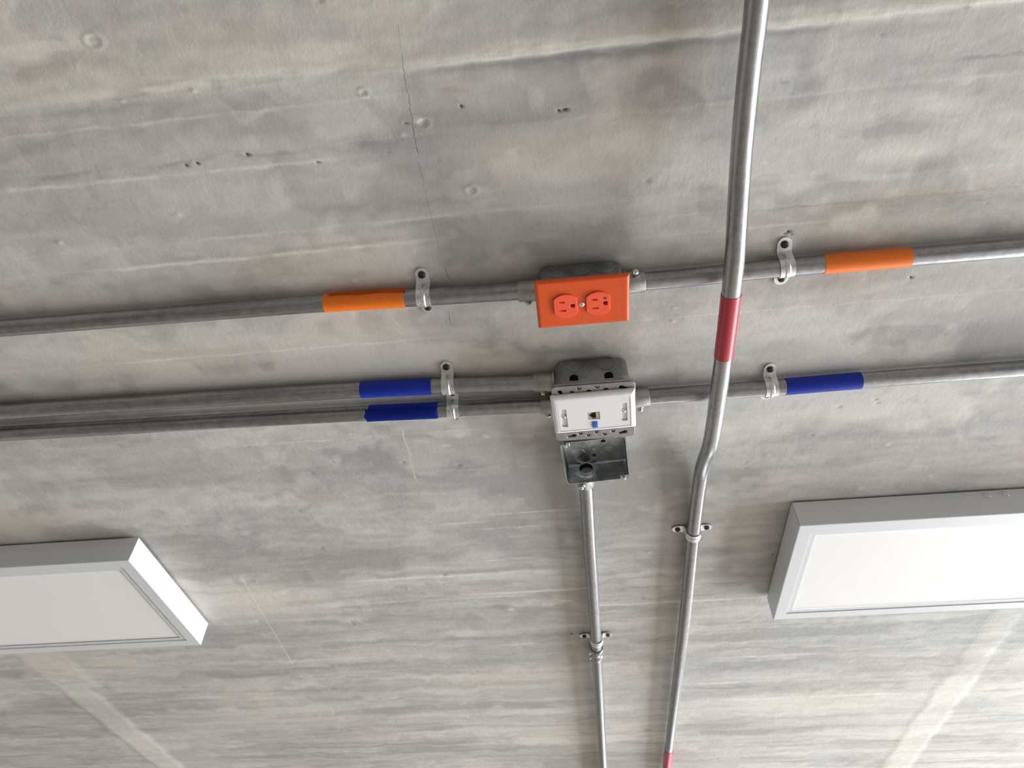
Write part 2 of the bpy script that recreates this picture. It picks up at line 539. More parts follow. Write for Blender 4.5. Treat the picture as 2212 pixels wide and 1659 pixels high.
def plate(outline, holes, h0, h1, bevel=0.0):
    """flat piece with cut-outs between depths h0 and h1 under the ceiling"""
    cu = bpy.data.curves.new('tmp', 'CURVE')
    cu.dimensions = '2D'
    cu.fill_mode = 'BOTH'
    cu.extrude = (h1 - h0) / 2 - bevel
    cu.bevel_depth = bevel
    cu.bevel_resolution = 2
    cu.offset = -bevel
    for pts in [outline] + list(holes):
        sp = cu.splines.new('POLY')
        sp.points.add(len(pts) - 1)
        for q, (x, y) in zip(sp.points, pts):
            q.co = (x, y, 0, 1)
        sp.use_cyclic_u = True
    o = bpy.data.objects.new('tmp', cu)
    C.objects.link(o)
    dg = bpy.context.evaluated_depsgraph_get()
    me = bpy.data.meshes.new_from_object(o.evaluated_get(dg))
    bpy.data.objects.remove(o)
    bpy.data.curves.remove(cu)
    b = bmesh.new()
    b.from_mesh(me)
    bpy.data.meshes.remove(me)
    bmesh.ops.remove_doubles(b, verts=b.verts[:], dist=1e-6)
    bmesh.ops.translate(b, verts=b.verts[:], vec=(0, 0, H - (h0 + h1) / 2))
    return b


def tray(cx, cy, w, d, depth, r=0.010, t=0.0016, rb=0.006, h0=0.0006):
    """stamped steel box, open downwards, with rounded corners and a rounded back edge"""
    b = bmesh.new()

    def ring(inset, h, rr):
        return [b.verts.new((x, y, H - h)) for x, y in rrect(cx, cy, w - 2 * inset, d - 2 * inset, max(rr, 0.0008), 6)]
    rings = [ring(0, h0 + depth, r), ring(0, h0 + rb, r)]
    for k in range(1, 5):
        a = math.pi / 2 * k / 4
        rings.append(ring(rb * (1 - math.cos(a)), h0 + rb * (1 - math.sin(a)), r - rb * (1 - math.cos(a)) * 0.6))
    for A, B in zip(rings, rings[1:]):
        for k in range(len(A)):
            b.faces.new((A[k], A[(k + 1) % len(A)], B[(k + 1) % len(A)], B[k]))
    b.faces.new(rings[-1])
    inn = [ring(t, h0 + depth, r - t), ring(t, h0 + rb, r - t)]
    ri = rb - t
    for k in range(1, 5):
        a = math.pi / 2 * k / 4
        inn.append(ring(t + ri * (1 - math.cos(a)), h0 + t + ri * (1 - math.sin(a)), r - t - ri * (1 - math.cos(a)) * 0.6))
    for A, B in zip(inn, inn[1:]):
        for k in range(len(A)):
            b.faces.new((A[k], B[k], B[(k + 1) % len(A)], A[(k + 1) % len(A)]))
    b.faces.new(inn[-1])
    A, B = rings[0], inn[0]
    for k in range(len(A)):
        b.faces.new((A[k], B[k], B[(k + 1) % len(A)], A[(k + 1) % len(A)]))
    bmesh.ops.recalc_face_normals(b, faces=b.faces[:])
    return b


def cut(bm, cutters):
    """boolean difference, returns a mesh"""
    def tmp(x):
        me = bpy.data.meshes.new('tmp')
        x.to_mesh(me)
        x.free()
        o = bpy.data.objects.new('tmp', me)
        C.objects.link(o)
        return o
    a = tmp(bm)
    cs = [tmp(c) for c in cutters]
    for c in cs:
        m = a.modifiers.new('cut', 'BOOLEAN')
        m.operation = 'DIFFERENCE'
        m.object = c
        m.solver = 'EXACT'
    dg = bpy.context.evaluated_depsgraph_get()
    dg.update()
    me = bpy.data.meshes.new_from_object(a.evaluated_get(dg))
    for o in [a] + cs:
        bpy.data.objects.remove(o)
    return me


def rot_about(me, cx, cy, ang):
    T = Matrix.Translation((cx, cy, 0)) @ Matrix.Rotation(ang, 4, 'Z') @ Matrix.Translation((-cx, -cy, 0))
    if isinstance(me, bmesh.types.BMesh):
        bmesh.ops.transform(me, matrix=T, verts=me.verts[:])
    else:
        me.transform(T)
    return me


def screw_bm(p, d, r=0.0045, dome=0.0022, shaft=0.0, spin=0.4):
    """pan-head screw with a cross recess; slot 0 head, slot 1 recess"""
    b = bmesh.new()
    prof = [(0, -shaft)] if shaft else []
    if shaft:
        prof += [(r * 0.55, -shaft), (r * 0.55, 0)]
    else:
        prof += [(0, 0)]
    prof += [(r, 0), (r, dome * 0.35), (r * 0.86, dome * 0.75), (r * 0.5, dome * 0.97), (0, dome)]
    add(b, lathe(prof, p, d, 18), 0)
    u, w, dd = frame(d)
    c, s = math.cos(spin), math.sin(spin)
    u, w = u * c + w * s, w * c - u * s
    for a, q in ((u, w), (w, u)):
        x = bmesh.new()
        bmesh.ops.create_cube(x, size=1)
        for v in x.verts:
            o = Vector(p) + a * (v.co.x * r * 1.15) + q * (v.co.y * r * 0.24) + dd * (dome * 0.80 + v.co.z * dome * 0.42)
            v.co = o
        add(b, x, 1)
    return b


def smooth_path(pts, n=14):
    """Catmull-Rom through control points, dense"""
    P = [np.array(p, float) for p in pts]
    P = [2 * P[0] - P[1]] + P + [2 * P[-1] - P[-2]]
    out = []
    for i in range(1, len(P) - 2):
        p0, p1, p2, p3 = P[i - 1:i + 3]
        a = [0.0]
        for q, s in ((p0, p1), (p1, p2), (p2, p3)):
            a.append(a[-1] + max(1e-6, np.linalg.norm(s - q)) ** 0.5)
        for k in range(n):
            t = a[1] + (a[2] - a[1]) * k / n
            A1 = (a[1] - t) / (a[1] - a[0]) * p0 + (t - a[0]) / (a[1] - a[0]) * p1
            A2 = (a[2] - t) / (a[2] - a[1]) * p1 + (t - a[1]) / (a[2] - a[1]) * p2
            A3 = (a[3] - t) / (a[3] - a[2]) * p2 + (t - a[2]) / (a[3] - a[2]) * p3
            B1 = (a[2] - t) / (a[2] - a[0]) * A1 + (t - a[0]) / (a[2] - a[0]) * A2
            B2 = (a[3] - t) / (a[3] - a[1]) * A2 + (t - a[1]) / (a[3] - a[1]) * A3
            out.append((a[2] - t) / (a[2] - a[1]) * B1 + (t - a[1]) / (a[2] - a[1]) * B2)
    out.append(P[-2])
    return np.array(out)


# ------------------------------------------------------------------ setting
def tag_structure(o, label):
    o['kind'] = 'structure'
    o['label'] = label
    return o


def vnoise(x, y, seed):
    """smooth lattice noise, about 0..1"""
    xi, yi = np.floor(x), np.floor(y)
    fx_, fy_ = x - xi, y - yi
    fx_, fy_ = fx_ ** 3 * (fx_ * (fx_ * 6 - 15) + 10), fy_ ** 3 * (fy_ * (fy_ * 6 - 15) + 10)
    xi, yi = xi.astype(np.int64), yi.astype(np.int64)

    def hsh(i, j):
        n = (i * 374761393 + j * 668265263 + seed * 1442695041) & 0xffffffff
        n = ((n ^ (n >> 13)) * 1274126177) & 0xffffffff
        return ((n ^ (n >> 16)) & 0xffff) / 65535.0
    a_, b_ = hsh(xi, yi), hsh(xi + 1, yi)
    c_, d_ = hsh(xi, yi + 1), hsh(xi + 1, yi + 1)
    return (a_ * (1 - fx_) + b_ * fx_) * (1 - fy_) + (c_ * (1 - fx_) + d_ * fx_) * fy_


def fbm(x, y, seed, octv=4, gain=0.55):
    z, amp, tot = 0.0, 1.0, 0.0
    for k in range(octv):
        c, q = math.cos(0.5 * k * 0.12), math.sin(0.5 * k * 0.12)
        z = z + amp * vnoise(x * 2 ** k * c + y * 2 ** k * q * 0.1 + 17.3 * k, y * 2 ** k + 5.7 * k, seed + k)
        tot += amp
        amp *= gain
    return z / tot


def sstep(v, lo, hi):
    q = np.clip((v - lo) / (hi - lo), 0, 1)
    return q * q * (3 - 2 * q)


def ceiling_mesh():
    def axis(lo, parts, hi):
        a = []
        for f0, f1, st in parts:
            a += list(np.arange(f0, f1 - st * 0.3, st))
        a.append(parts[-1][1])
        s, step = a[0], parts[0][2]
        left = []
        while s > lo:
            step = min(step * 1.3, 0.15)
            s -= step
            left.append(max(s, lo))
        s, step = a[-1], parts[-1][2]
        right = []
        while s < hi:
            step = min(step * 1.3, 0.15)
            s += step
            right.append(min(s, hi))
        return np.array(left[::-1] + a + right)
    xs = axis(ROOM['x0'] - 0.1, [(-1.80, -0.72, 0.007), (-0.72, 0.62, 0.0027), (0.62, 1.30, 0.006)], ROOM['x1'] + 0.1)
    ys = axis(ROOM['y0'] - 0.1, [(0.10, 0.86, 0.0016), (0.86, 1.62, 0.0028), (1.62, 2.45, 0.005)], ROOM['y1'] + 0.1)
    X, Y = np.meshgrid(xs, ys)
    rng = np.random.RandomState(3)
    # warped coordinates give every mark an irregular outline
    n1 = fbm(X * 16, Y * 16, 11, 3) - 0.5
    n2 = fbm(X * 16, Y * 16, 29, 3) - 0.5
    n3 = fbm(X * 55, Y * 160, 41, 2) - 0.5
    wx = X + 0.05 * n1
    wy = Y + 0.016 * n2 + 0.004 * n3
    ly = Y + 0.0030 * n2 + 0.0030 * n3
    # tone of the concrete
    cloud = fbm(X * 2.6 + n2, Y * 6.5 + n1, 3, 5)
    cloud2 = fbm(X * 5 + 1.5 * n2, Y * 17 + 1.5 * n1, 7, 4)
    st1 = fbm(X * 2.4, Y * 28 + 1.2 * n2, 13, 3)
    st2 = fbm(X * 6.0, Y * 80 + 2.0 * n2, 17, 3)
    far = sstep(Y, 0.75, 1.25)
    grain = 0.6 * st1 + 0.4 * st2
    near_t = 0.52 * cloud + 0.28 * cloud2 + 0.20 * grain
    far_t = 0.30 * cloud + 0.20 * cloud2 + 0.50 * grain
    tone = near_t * (1 - far) + far_t * far
    tone = 0.5 + (tone - 0.5) * (4.3 - 0.5 * far)
    brk = (0.35 + 0.65 * sstep(fbm(X * 30, Y * 110, 51, 2), 0.30, 0.58)) * (0.35 + 0.65 * sstep(fbm(X * 7, Y * 30, 53, 2), 0.30, 0.62))

    def gauss_lines(L):
        z = np.zeros_like(X)
        for y, a, b, w, s in L:
            rows = np.where((ys > y - 4 * w - 0.01) & (ys < y + 4 * w + 0.01))[0]
            if len(rows) == 0:
                continue
            r0, r1 = rows[0], rows[-1] + 1
            m = np.exp(-((ly[r0:r1] - y) / w) ** 2)
            m = m * sstep(wx[r0:r1], a - 0.04, a + 0.06) * (1 - sstep(wx[r0:r1], b - 0.06, b + 0.04))
            z[r0:r1] += m * s * (brk[r0:r1] if s < 0.7 else 0.72 + 0.28 * brk[r0:r1])
        return z

    def blobs(L):
        z = np.zeros_like(X)
        for x, y, rx, ry, s in L:
            d = ((wx - x) / rx) ** 2 + ((wy - y) / ry) ** 2
            z += s * (1 - sstep(d, 0.10, 1.6))
        return z
    lines_l, lines_d = gauss_lines(LIGHT_LINES), gauss_lines(DARK_LINES)
    strip = np.zeros_like(X)
    wobx = X + 0.020 * n1 + 0.006 * n3
    for x, a, b, w, s in STRIPS:
        strip += s * (1 - sstep(np.abs(wobx - x), w * 0.75, w * 1.25)) * sstep(wy, a - 0.04, a + 0.04) * (1 - sstep(wy, b - 0.04, b + 0.04))
    pale = np.clip(0.60 * blobs(LIGHT_BLOBS) + 1.3 * lines_l + 0.6 * strip, 0, 0.95)
    stain = np.clip(0.58 * blobs(DARK_BLOBS) + 1.0 * lines_d, 0, 0.9)
    rust = np.clip(0.75 * blobs(RUST_BLOBS), 0, 0.9)
    hole = np.zeros_like(X)
    for x, y, rr in PITS:
        d = np.hypot(X - x, Y - y)
        hole += 1 - sstep(d, rr * 0.35, rr * 1.15)
    hole = np.clip(hole, 0, 1)
    hue = sstep(fbm(X * 3.5, Y * 6, 61, 3), 0.32, 0.66)
    # relief
    D = 0.0007 * (cloud2 - 0.5) + 0.0007 * (grain - 0.5) + 0.0016 * (cloud - 0.5)
    edges = [-1.0, -0.6, -0.3, -0.05, 0.12, 0.2495, 0.3220, 0.4255, 0.453, 0.5290, 0.6070, 0.6900, 0.7935, 0.8900, 1.0330, 1.1560,
             1.2020, 1.2780, 1.3450, 1.4700, 1.6050, 1.7350, 1.8350, 2.0, 2.2, 2.5, 3.0]
    for e in edges:
        D += rng.uniform(-0.0006, 0.0006) * sstep(ly, e - 0.002, e + 0.002)
    D += 0.0009 * lines_l * (0.6 + 0.8 * fbm(X * 70, Y * 20, 71, 2)) - 0.0006 * np.clip(lines_d, 0, 1) + 0.0022 * strip - 0.002 * hole
    # a moulded ring, lumps and chips
    for x, y, rr, hgt in ((-0.0948, 0.3938, 0.0068, 0.0009), (-0.1345, 0.3095, 0.0070, 0.0008), (-0.1903, 0.2706, 0.0050, 0.0009), (-0.446, 0.192, 0.009, 0.0007)):
        d = np.hypot(X - x, (Y - y) / 0.85)
        D += hgt * np.exp(-((d - rr) / 0.0016) ** 2) - 0.5 * hgt * (d < rr * 0.7)
    for _ in range(90):
        x, y = rng.uniform(-1.0, 1.0), rng.uniform(0.15, 1.5)
        rr = rng.uniform(0.0010, 0.0026) * (1 + 0.5 * (y > 0.8))
        c0, c1 = np.searchsorted(xs, x - 4 * rr), np.searchsorted(xs, x + 4 * rr)
        q0, q1 = np.searchsorted(ys, y - 4 * rr), np.searchsorted(ys, y + 4 * rr)
        g_ = np.exp(-(((X[q0:q1, c0:c1] - x) / (1.4 * rr)) ** 2 + ((Y[q0:q1, c0:c1] - y) / rr) ** 2))
        sg = rng.choice((-1.0, 1.0))
        D[q0:q1, c0:c1] += sg * g_ * rng.uniform(0.0006, 0.0014)
        if sg > 0:
            pale[q0:q1, c0:c1] = np.clip(pale[q0:q1, c0:c1] + 0.35 * g_, 0, 1)
        else:
            hole[q0:q1, c0:c1] = np.clip(hole[q0:q1, c0:c1] + 0.22 * g_, 0, 1)
    P = np.stack([X.ravel(), Y.ravel(), (H - D.clip(-0.0024, 0.0022) + 0.0012).ravel()], 1)
    ny, nx = X.shape
    i = np.arange(ny - 1)[:, None] * nx + np.arange(nx - 1)[None, :]
    F = np.stack([i, i + nx, i + nx + 1, i + 1], -1).reshape(-1, 4)
    me = bpy.data.meshes.new('ceiling')
    me.vertices.add(len(P))
    me.vertices.foreach_set('co', P.astype(np.float32).ravel())
    me.loops.add(F.size)
    me.loops.foreach_set('vertex_index', F.astype(np.int32).ravel())
    me.polygons.add(len(F))
    me.polygons.foreach_set('loop_start', np.arange(0, F.size, 4, dtype=np.int32))
    me.polygons.foreach_set('loop_total', np.full(len(F), 4, dtype=np.int32))
    me.polygons.foreach_set('use_smooth', np.ones(len(F), dtype=bool))
    me.update(calc_edges=True)
    for nm, z in (('tone', tone), ('pale', pale), ('stain', stain), ('rust', rust), ('hole', hole), ('hue', hue)):
        at_ = me.attributes.new(nm, 'FLOAT', 'POINT')
        at_.data.foreach_set('value', z.astype(np.float32).ravel())
    return me


CEIL = tag_structure(link('ceiling', ceiling_mesh(), 'concrete'), 'rough grey concrete ceiling with board marks')
R_ = ROOM
# slab above the visible face, so that the ceiling has thickness
ORIGIN[CEIL.name] = Vector((0, 0, 0))
link('slab', bm_box(R_['x0'] - 0.15, R_['x1'] + 0.15, R_['y0'] - 0.15, R_['y1'] + 0.15, -0.20, -0.012), 'wall', CEIL)
tag_structure(link('floor', bm_box(R_['x0'] - 0.15, R_['x1'] + 0.15, R_['y0'] - 0.15, R_['y1'] + 0.15, H, H + 0.12), 'floor'), 'plain screed floor of the room')
tag_structure(link('wall_left', bm_box(R_['x0'] - 0.15, R_['x0'], R_['y0'], R_['y1'], -0.01, H), 'wall'), 'plain wall on the left of the room')
tag_structure(link('wall_near', bm_box(R_['x0'] - 0.15, R_['x1'] + 0.15, R_['y0'] - 0.15, R_['y0'], -0.01, H), 'wall'), 'plain wall behind the camera')


def wall_with_window(name, W, along_y, label):
    b = bmesh.new()
    h_top, h_bot = H - W['z1'], H - W['z0']
    if along_y:
        xa, xb = R_['x1'], R_['x1'] + 0.15
        lo, hi = R_['y0'], R_['y1']
        for a0, a1, h0, h1 in ((lo, hi, -0.01, h_top), (lo, hi, h_bot, H), (lo, W['a0'], h_top, h_bot), (W['a1'], hi, h_top, h_bot)):
            bm_box(xa, xb, a0, a1, h0, h1, bm=b)
    else:
        ya, yb = R_['y1'], R_['y1'] + 0.15
        lo, hi = R_['x0'] - 0.15, R_['x1'] + 0.15
        for a0, a1, h0, h1 in ((lo, hi, -0.01, h_top), (lo, hi, h_bot, H), (lo, W['a0'], h_top, h_bot), (W['a1'], hi, h_top, h_bot)):
            bm_box(a0, a1, ya, yb, h0, h1, bm=b)
    tag_structure(link(name, b, 'wall'), label)


wall_with_window('wall_right', WIN_R, True, 'wall on the right with a wide window')
wall_with_window('wall_far', WIN_F, False, 'far wall with a wide window')


def window(name, W, along_y, n, label):
    b = bmesh.new()
    h_top, h_bot = H - W['z1'], H - W['z0']
    f = 0.05
    bars = [(W['a0'], W['a1'], h_top, h_top + f), (W['a0'], W['a1'], h_bot - f, h_bot)]
    for k in range(n + 1):
        c = W['a0'] + (W['a1'] - W['a0'] - f) * k / n
        bars.append((c, c + f, h_top + f, h_bot - f))
    for a0, a1, h0, h1 in bars:
        if along_y:
            bm_box(R_['x1'] + 0.05, R_['x1'] + 0.10, a0, a1, h0, h1, bm=b)
        else:
            bm_box(a0, a1, R_['y1'] + 0.05, R_['y1'] + 0.10, h0, h1, bm=b)
    w = link(name, b, 'win_frame')
    tag_structure(w, label)
    ORIGIN[w.name] = Vector((0, 0, 0))
    for k in range(n):
        a0 = W['a0'] + f + (W['a1'] - W['a0'] - f) * k / n
        a1 = W['a0'] + (W['a1'] - W['a0'] - f) * (k + 1) / n
        if along_y:
            g = bm_box(R_['x1'] + 0.072, R_['x1'] + 0.078, a0, a1, h_top + f, h_bot - f)
        else:
            g = bm_box(a0, a1, R_['y1'] + 0.072, R_['y1'] + 0.078, h_top + f, h_bot - f)
        link('pane', g, 'pane', w)


window('window_1', WIN_R, True, 3, 'wide dark-framed window in the right wall')
window('window_2', WIN_F, False, 3, 'wide dark-framed window in the far wall')

# ------------------------------------------------------------------ conduits
PR = 0.0115          # radius of the metal tubing


class Run:
    """a conduit; axis 'x' or 'y', pts (along, across, h)"""

    def __init__(self, name, axis, pts, label, base=None):
        self.axis = axis
        self.p = smooth_path(pts)
        self.root = thing(name, self.at(base if base is not None else pts[0][0]), label, 'conduit', None)
        s = sorted(range(len(self.p)), key=lambda k: self.p[k][0])
        self.p = self.p[s]
        link('pipe', tube([self.xyz(q) for q in self.p], PR, 32), 'pipe_' + axis, self.root, True)

    def xyz(self, q):
        return (q[0], q[1], H - q[2]) if self.axis == 'x' else (q[1], q[0], H - q[2])

    def at(self, s):
        p = self.p[np.argsort(self.p[:, 0])]
        return self.xyz((s, np.interp(s, p[:, 0], p[:, 1]), np.interp(s, p[:, 0], p[:, 2])))

    def dir(self, s):
        return (Vector(self.at(s + 0.002)) - Vector(self.at(s - 0.002))).normalized()

    def band(self, a, b, mat, extra=0.0006, n=14, parent=None, label=None, name='tape_band'):
        pts = [self.at(a + (b - a) * k / n) for k in range(n + 1)]
        e = 0.0004
        pts = [Vector(pts[0]) - self.dir(a) * 0.0] + pts[1:]
        r = [PR + extra] * len(pts)
        bm = tube(pts, r, 32)
        return link(name, bm, mat, parent or self.root, True, label)

    def connector(self, a, b, out, length=0.006, spin=0.5):
        """set-screw connector between a and b (b is the end at the box); out = direction of the screw"""
        pa, pb = Vector(self.at(a)), Vector(self.at(b))
        d = (pb - pa)
        L = d.length
        prof = [(PR - 0.001, 0), (PR + 0.0019, 0.0), (PR + 0.0024, 0.0006), (PR + 0.0024, L * 0.82), (PR + 0.0044, L * 0.86),
                (PR + 0.0044, L * 0.98), (PR - 0.001, L)]
        c = link('connector', lathe(prof, pa, d, 32), 'fitting', self.root, True)
        out = Vector(out).normalized()
        q = pa + d * 0.42 + out * (PR + 0.0012)
        boss = lathe([(0, -0.001), (0.0052, -0.001), (0.0050, 0.0024), (0.0030, 0.0026), (0.0030, length * 0.5)], q, out, 16)
        link('screw_boss', boss, 'fitting', c, True)
        link('set_screw', screw_bm(q + out * (length * 0.5), out, 0.0041, 0.0030, 0.003, spin), ['bright', 'black'], c, True)
        return c


runs = {}
r = Run('conduit', 'x', [(-3.19, 0.494, .0128), (-1.6, 0.5095, .0128), (-0.7472, .519, .0128), (-.3076, .5238, .0128), (-.2015, .5269, .0128),
                         (-.0578, .5311, .0128), (-.0275, .5315, .0135)],
        'grey metal conduit with orange tape running left from the orange outlet', -0.3)
runs['OL'] = r
ot = r.band(-0.3035, -0.1996, 'tape_orange', label='band of orange tape')
# loose end of the tape lifting off the pipe on the side away from the light
fl = bmesh.new()
prev = None
for k in range(13):
    s = -0.2960 + (0.0985) * k / 12
    c = Vector(r.at(s))
    row = []
    for j in range(5):
        u = j / 4
        ang = math.radians(205)      # tangent point on the -y side of the pipe
        yy = c.y - (PR + 0.0009) * 0.93 - 0.0020 * u * u
        zz = c.z + 0.0048 + 0.0012 - 0.0085 * u * (1 - 0.15 * math.sin(k))
        row.append(fl.verts.new((s, yy, zz)))
    if prev:
        for j in range(4):
            fl.faces.new((prev[j], prev[j + 1], row[j + 1], row[j]))
    prev = row
bmesh.ops.solidify(fl, geom=fl.faces[:], thickness=0.0005)
link('tape_flap', fl, 'tape_orange', ot, True, 'loose edge of orange tape')
r.connector(-0.0545, -0.0270, (0, 0.80, -0.60))

r = Run('conduit', 'x', [(.0765, .5320, .0135), (.154, .5328, .0128), (.247, .5306, .0128), (.427, .5305, .0128), (.555, .5309, .0128), (1.2, .5312, .0128), (3.99, .5312, .0128)],
        'grey metal conduit with orange tape running right from the orange outlet', 0.3)
runs['OR'] = r
r.band(0.3203, 0.4222, 'tape_orange', label='band of orange tape')
r.connector(0.1035, 0.0762, (0, -0.97, -0.25), 0.012)

r = Run('conduit', 'x', [(-3.19, .622, .0128), (-1.6, .6555, .0128), (-.8432, .6693, .0128), (-.324, .6792, .0128), (-.1977, .6836, .0128), (-.1105, .6890, .0128), (-.0195, .6917, .0138)],
        'upper of two parallel blue-taped conduits running left from the data outlet', -0.3)
runs['BU'] = r
r.band(-0.2966, -0.1943, 'tape_blue', label='band of blue tape')
r.connector(-0.0486, -0.0190, (0, 0.75, -0.66))

r = Run('conduit', 'x', [(-3.19, .652, .0128), (-1.6, .6955, .0128), (-.8719, .7141, .0128), (-.3372, .7267, .0128), (-.1987, .7318, .0128), (-.1163, .7338, .0128), (-.0195, .7365, .0138)],
        'lower of two parallel blue-taped conduits running left from the data outlet', -0.3)
runs['BL'] = r
bb = r.band(-0.2960, -0.1935, 'tape_blue', label='band of blue tape')
# second turn of tape, slipped to the left and covering the lower half
ly = bmesh.new()
prev = None
for k in range(17):
    s = -0.3005 + 0.1045 * k / 16
    c = Vector(r.at(s))
    row = []
    for j in range(13):
        a = math.radians(-158 + 160 * j / 12)
        row.append(ly.verts.new((s + 0.0015 * math.sin(j * 1.3) * (k in (0, 16)), c.y + math.cos(a) * (PR + 0.0013), c.z + math.sin(a) * (PR + 0.0013))))
    if prev:
        for j in range(12):
            ly.faces.new((prev[j], prev[j + 1], row[j + 1], row[j]))
    prev = row
bmesh.ops.solidify(ly, geom=ly.faces[:], thickness=0.0005)
link('tape_overlap', ly, 'tape_blue', bb, True)
r.connector(-0.0432, -0.0190, (0, 0.90, -0.44), 0.009)

r = Run('conduit', 'x', [(.0835, .7378, .0138), (.1126, .7369, .0128), (.1917, .7367, .0128), (.2827, .7369, .0128), (.4127, .7351, .0128), (.6287, .7347, .0128), (1.4, .7340, .0128), (3.99, .7320, .0128)],
        'grey metal conduit with blue tape running right from the data outlet', 0.3)
runs['BR'] = r
r.band(0.3054, 0.4090, 'tape_blue', label='band of blue tape')
r.connector(0.1135, 0.0832, (0, 0.86, -0.51), 0.009)

r = Run('conduit', 'y', [(.9080, .0150, .0170), (.96, .0155, .0160), (1.066, .0155, .0128), (1.41, .0169, .0128), (1.6, .0172, .0128), (2.2, .0160, .0128), (4.6, .0140, .0128), (7.19, .0120, .0128)],
        'bare grey metal conduit running from the open junction box', 1.2)
runs['DN'] = r
r.connector(0.9220, 0.8935, (-0.42, 0.10, -0.9), 0.009)
# coupling with two set screws
c0, c1 = 1.4965, 1.5440
pa, pb = Vector(r.at(c0)), Vector(r.at(c1))
L = (pb - pa).length
cp = link('coupling', lathe([(PR - 0.001, 0), (PR + 0.0018, 0), (PR + 0.0022, 0.001), (PR + 0.0022, L * 0.47), (PR + 0.0016, L * 0.5), (PR + 0.0022, L * 0.53),
                             (PR + 0.0022, L - 0.001), (PR + 0.0018, L), (PR - 0.001, L)], pa, pb - pa, 32), 'pipe_y', r.root, True)
for s in (0.26, 0.74):
    out = Vector((-0.93, 0.0, -0.36)).normalized()
    link('set_screw', screw_bm(pa + (pb - pa) * s + out * (PR + 0.005), out, 0.0034, 0.0025, 0.0055), ['bright', 'black'], cp, True)

r = Run('conduit', 'y', [(-2.39, .1995, .0128), (-.8, .1995, .0128), (-.25, .1995, .0150), (.0, .1995, .0215), (.216, .1995, .0282), (.287, .1995, .0285), (.365, .1995, .0350), (.431, .1995, .0480),
                         (.476, .1995, .0570), (.522, .1995, .0608), (.626, .1995, .0610), (.697, .1995, .0590), (.763, .1995, .0560), (.815, .1995, .0480), (.858, .1996, .0325),
                         (.900, .1997, .0205), (.950, .1997, .0150), (1.02, .1995, .0128), (1.14, .1995, .0128), (1.43, .2010, .0128), (2.10, .1980, .0128), (4.6, .190, .0128), (7.19, .182, .0128)],
        'long red-banded metal conduit bending across under the other conduits', 0.6)
runs['BIG'] = r
r.band(0.5265, 0.6245, 'tape_red', label='band of red tape')
r.band(2.105, 2.235, 'tape_red', label='band of red tape')

# ------------------------------------------------------------------ straps
def strap_mesh():
    """two-hole strap; local frame: conduit axis along x, centre on the conduit axis projected on the ceiling, z down = -z"""
    rad = PR + 0.0014
    hc = 0.0128
    prof = []                                   # (s across, h)
    prof += [(-0.0350, 0.0012), (-0.0335, 0.0012), (-0.0310, 0.0012), (-0.0275, 0.0012), (-0.0230, 0.0012), (-0.0180, 0.0012), (-0.0158, 0.0018), (-0.0140, 0.0042)]
    for k in range(17):
        a = math.radians(180 - 180 * k / 16)
        prof.append((rad * math.cos(a), hc + rad * math.sin(a)))
    prof += [(0.0140, 0.0042), (0.0158, 0.0018), (0.0180, 0.0012), (0.0230, 0.0012), (0.0275, 0.0012), (0.0310, 0.0012), (0.0335, 0.0012), (0.0350, 0.0012)]
    b = bmesh.new()
    W = 0.0088
    us = (-1, -0.72, -0.36, -0.20, 0, 0.20, 0.36, 0.72, 1)
    prev = None
    for i, (s, h) in enumerate(prof):
        a = abs(s)
        w = W
        if a > 0.0262:
            w = max(0.0022, math.sqrt(max(0.0, W * W - (a - 0.0262) ** 2)))
        row = []
        on_arc = 8 <= i <= 24
        for u in us:
            off = 0.0011 if (on_arc and abs(u) < 0.25) else 0.0
            if on_arc:
                n = Vector((0, s, -(h - hc))).normalized()
            else:
                n = Vector((0, 0, -1))
            row.append(b.verts.new(Vector((u * w, s, -h)) + n * off))
        if prev:
            for j in range(len(us) - 1):
                b.faces.new((prev[j], row[j], row[j + 1], prev[j + 1]))
        prev = row
    bmesh.ops.recalc_face_normals(b, faces=b.faces[:])
    me = bpy.data.meshes.new('saddle')
    bmesh.ops.solidify(b, geom=b.faces[:], thickness=0.0012)
    b.to_mesh(me)
    b.free()
    me.materials.append(MAT['zinc'])
    me.polygons.foreach_set('use_smooth', [True] * len(me.polygons))
    me.set_sharp_from_angle(angle=math.radians(35))
    return me


SADDLE = strap_mesh()
_s = screw_bm((0, 0, 0), (0, 0, -1), 0.0047, 0.0024)
SCREW = bpy.data.meshes.new('screw')
_s.to_mesh(SCREW)
_s.free()
SCREW.materials.append(MAT['black'])
SCREW.materials.append(MAT['dark'])
SCREW.polygons.foreach_set('use_smooth', [True] * len(SCREW.polygons))
SCREW.set_sharp_from_angle(angle=math.radians(40))


def strap(x, y, rot, label, lift=0.0):
    o = thing('conduit_strap', (x, y, H - lift), label, 'strap', 'two-hole conduit straps')
    o.rotation_euler = (0, 0, rot)
    a = bpy.data.objects.new('saddle', SADDLE)
    C.objects.link(a)
    a.parent = o
    for s in (-1, 1):
        q = bpy.data.objects.new('screw', SCREW)
        C.objects.link(q)
        q.parent = o
        q.location = (0.0003 * s, 0.0255 * s, -0.0022)
        q.rotation_euler = (0, 0, 0.6 * s + x * 9)
    return o


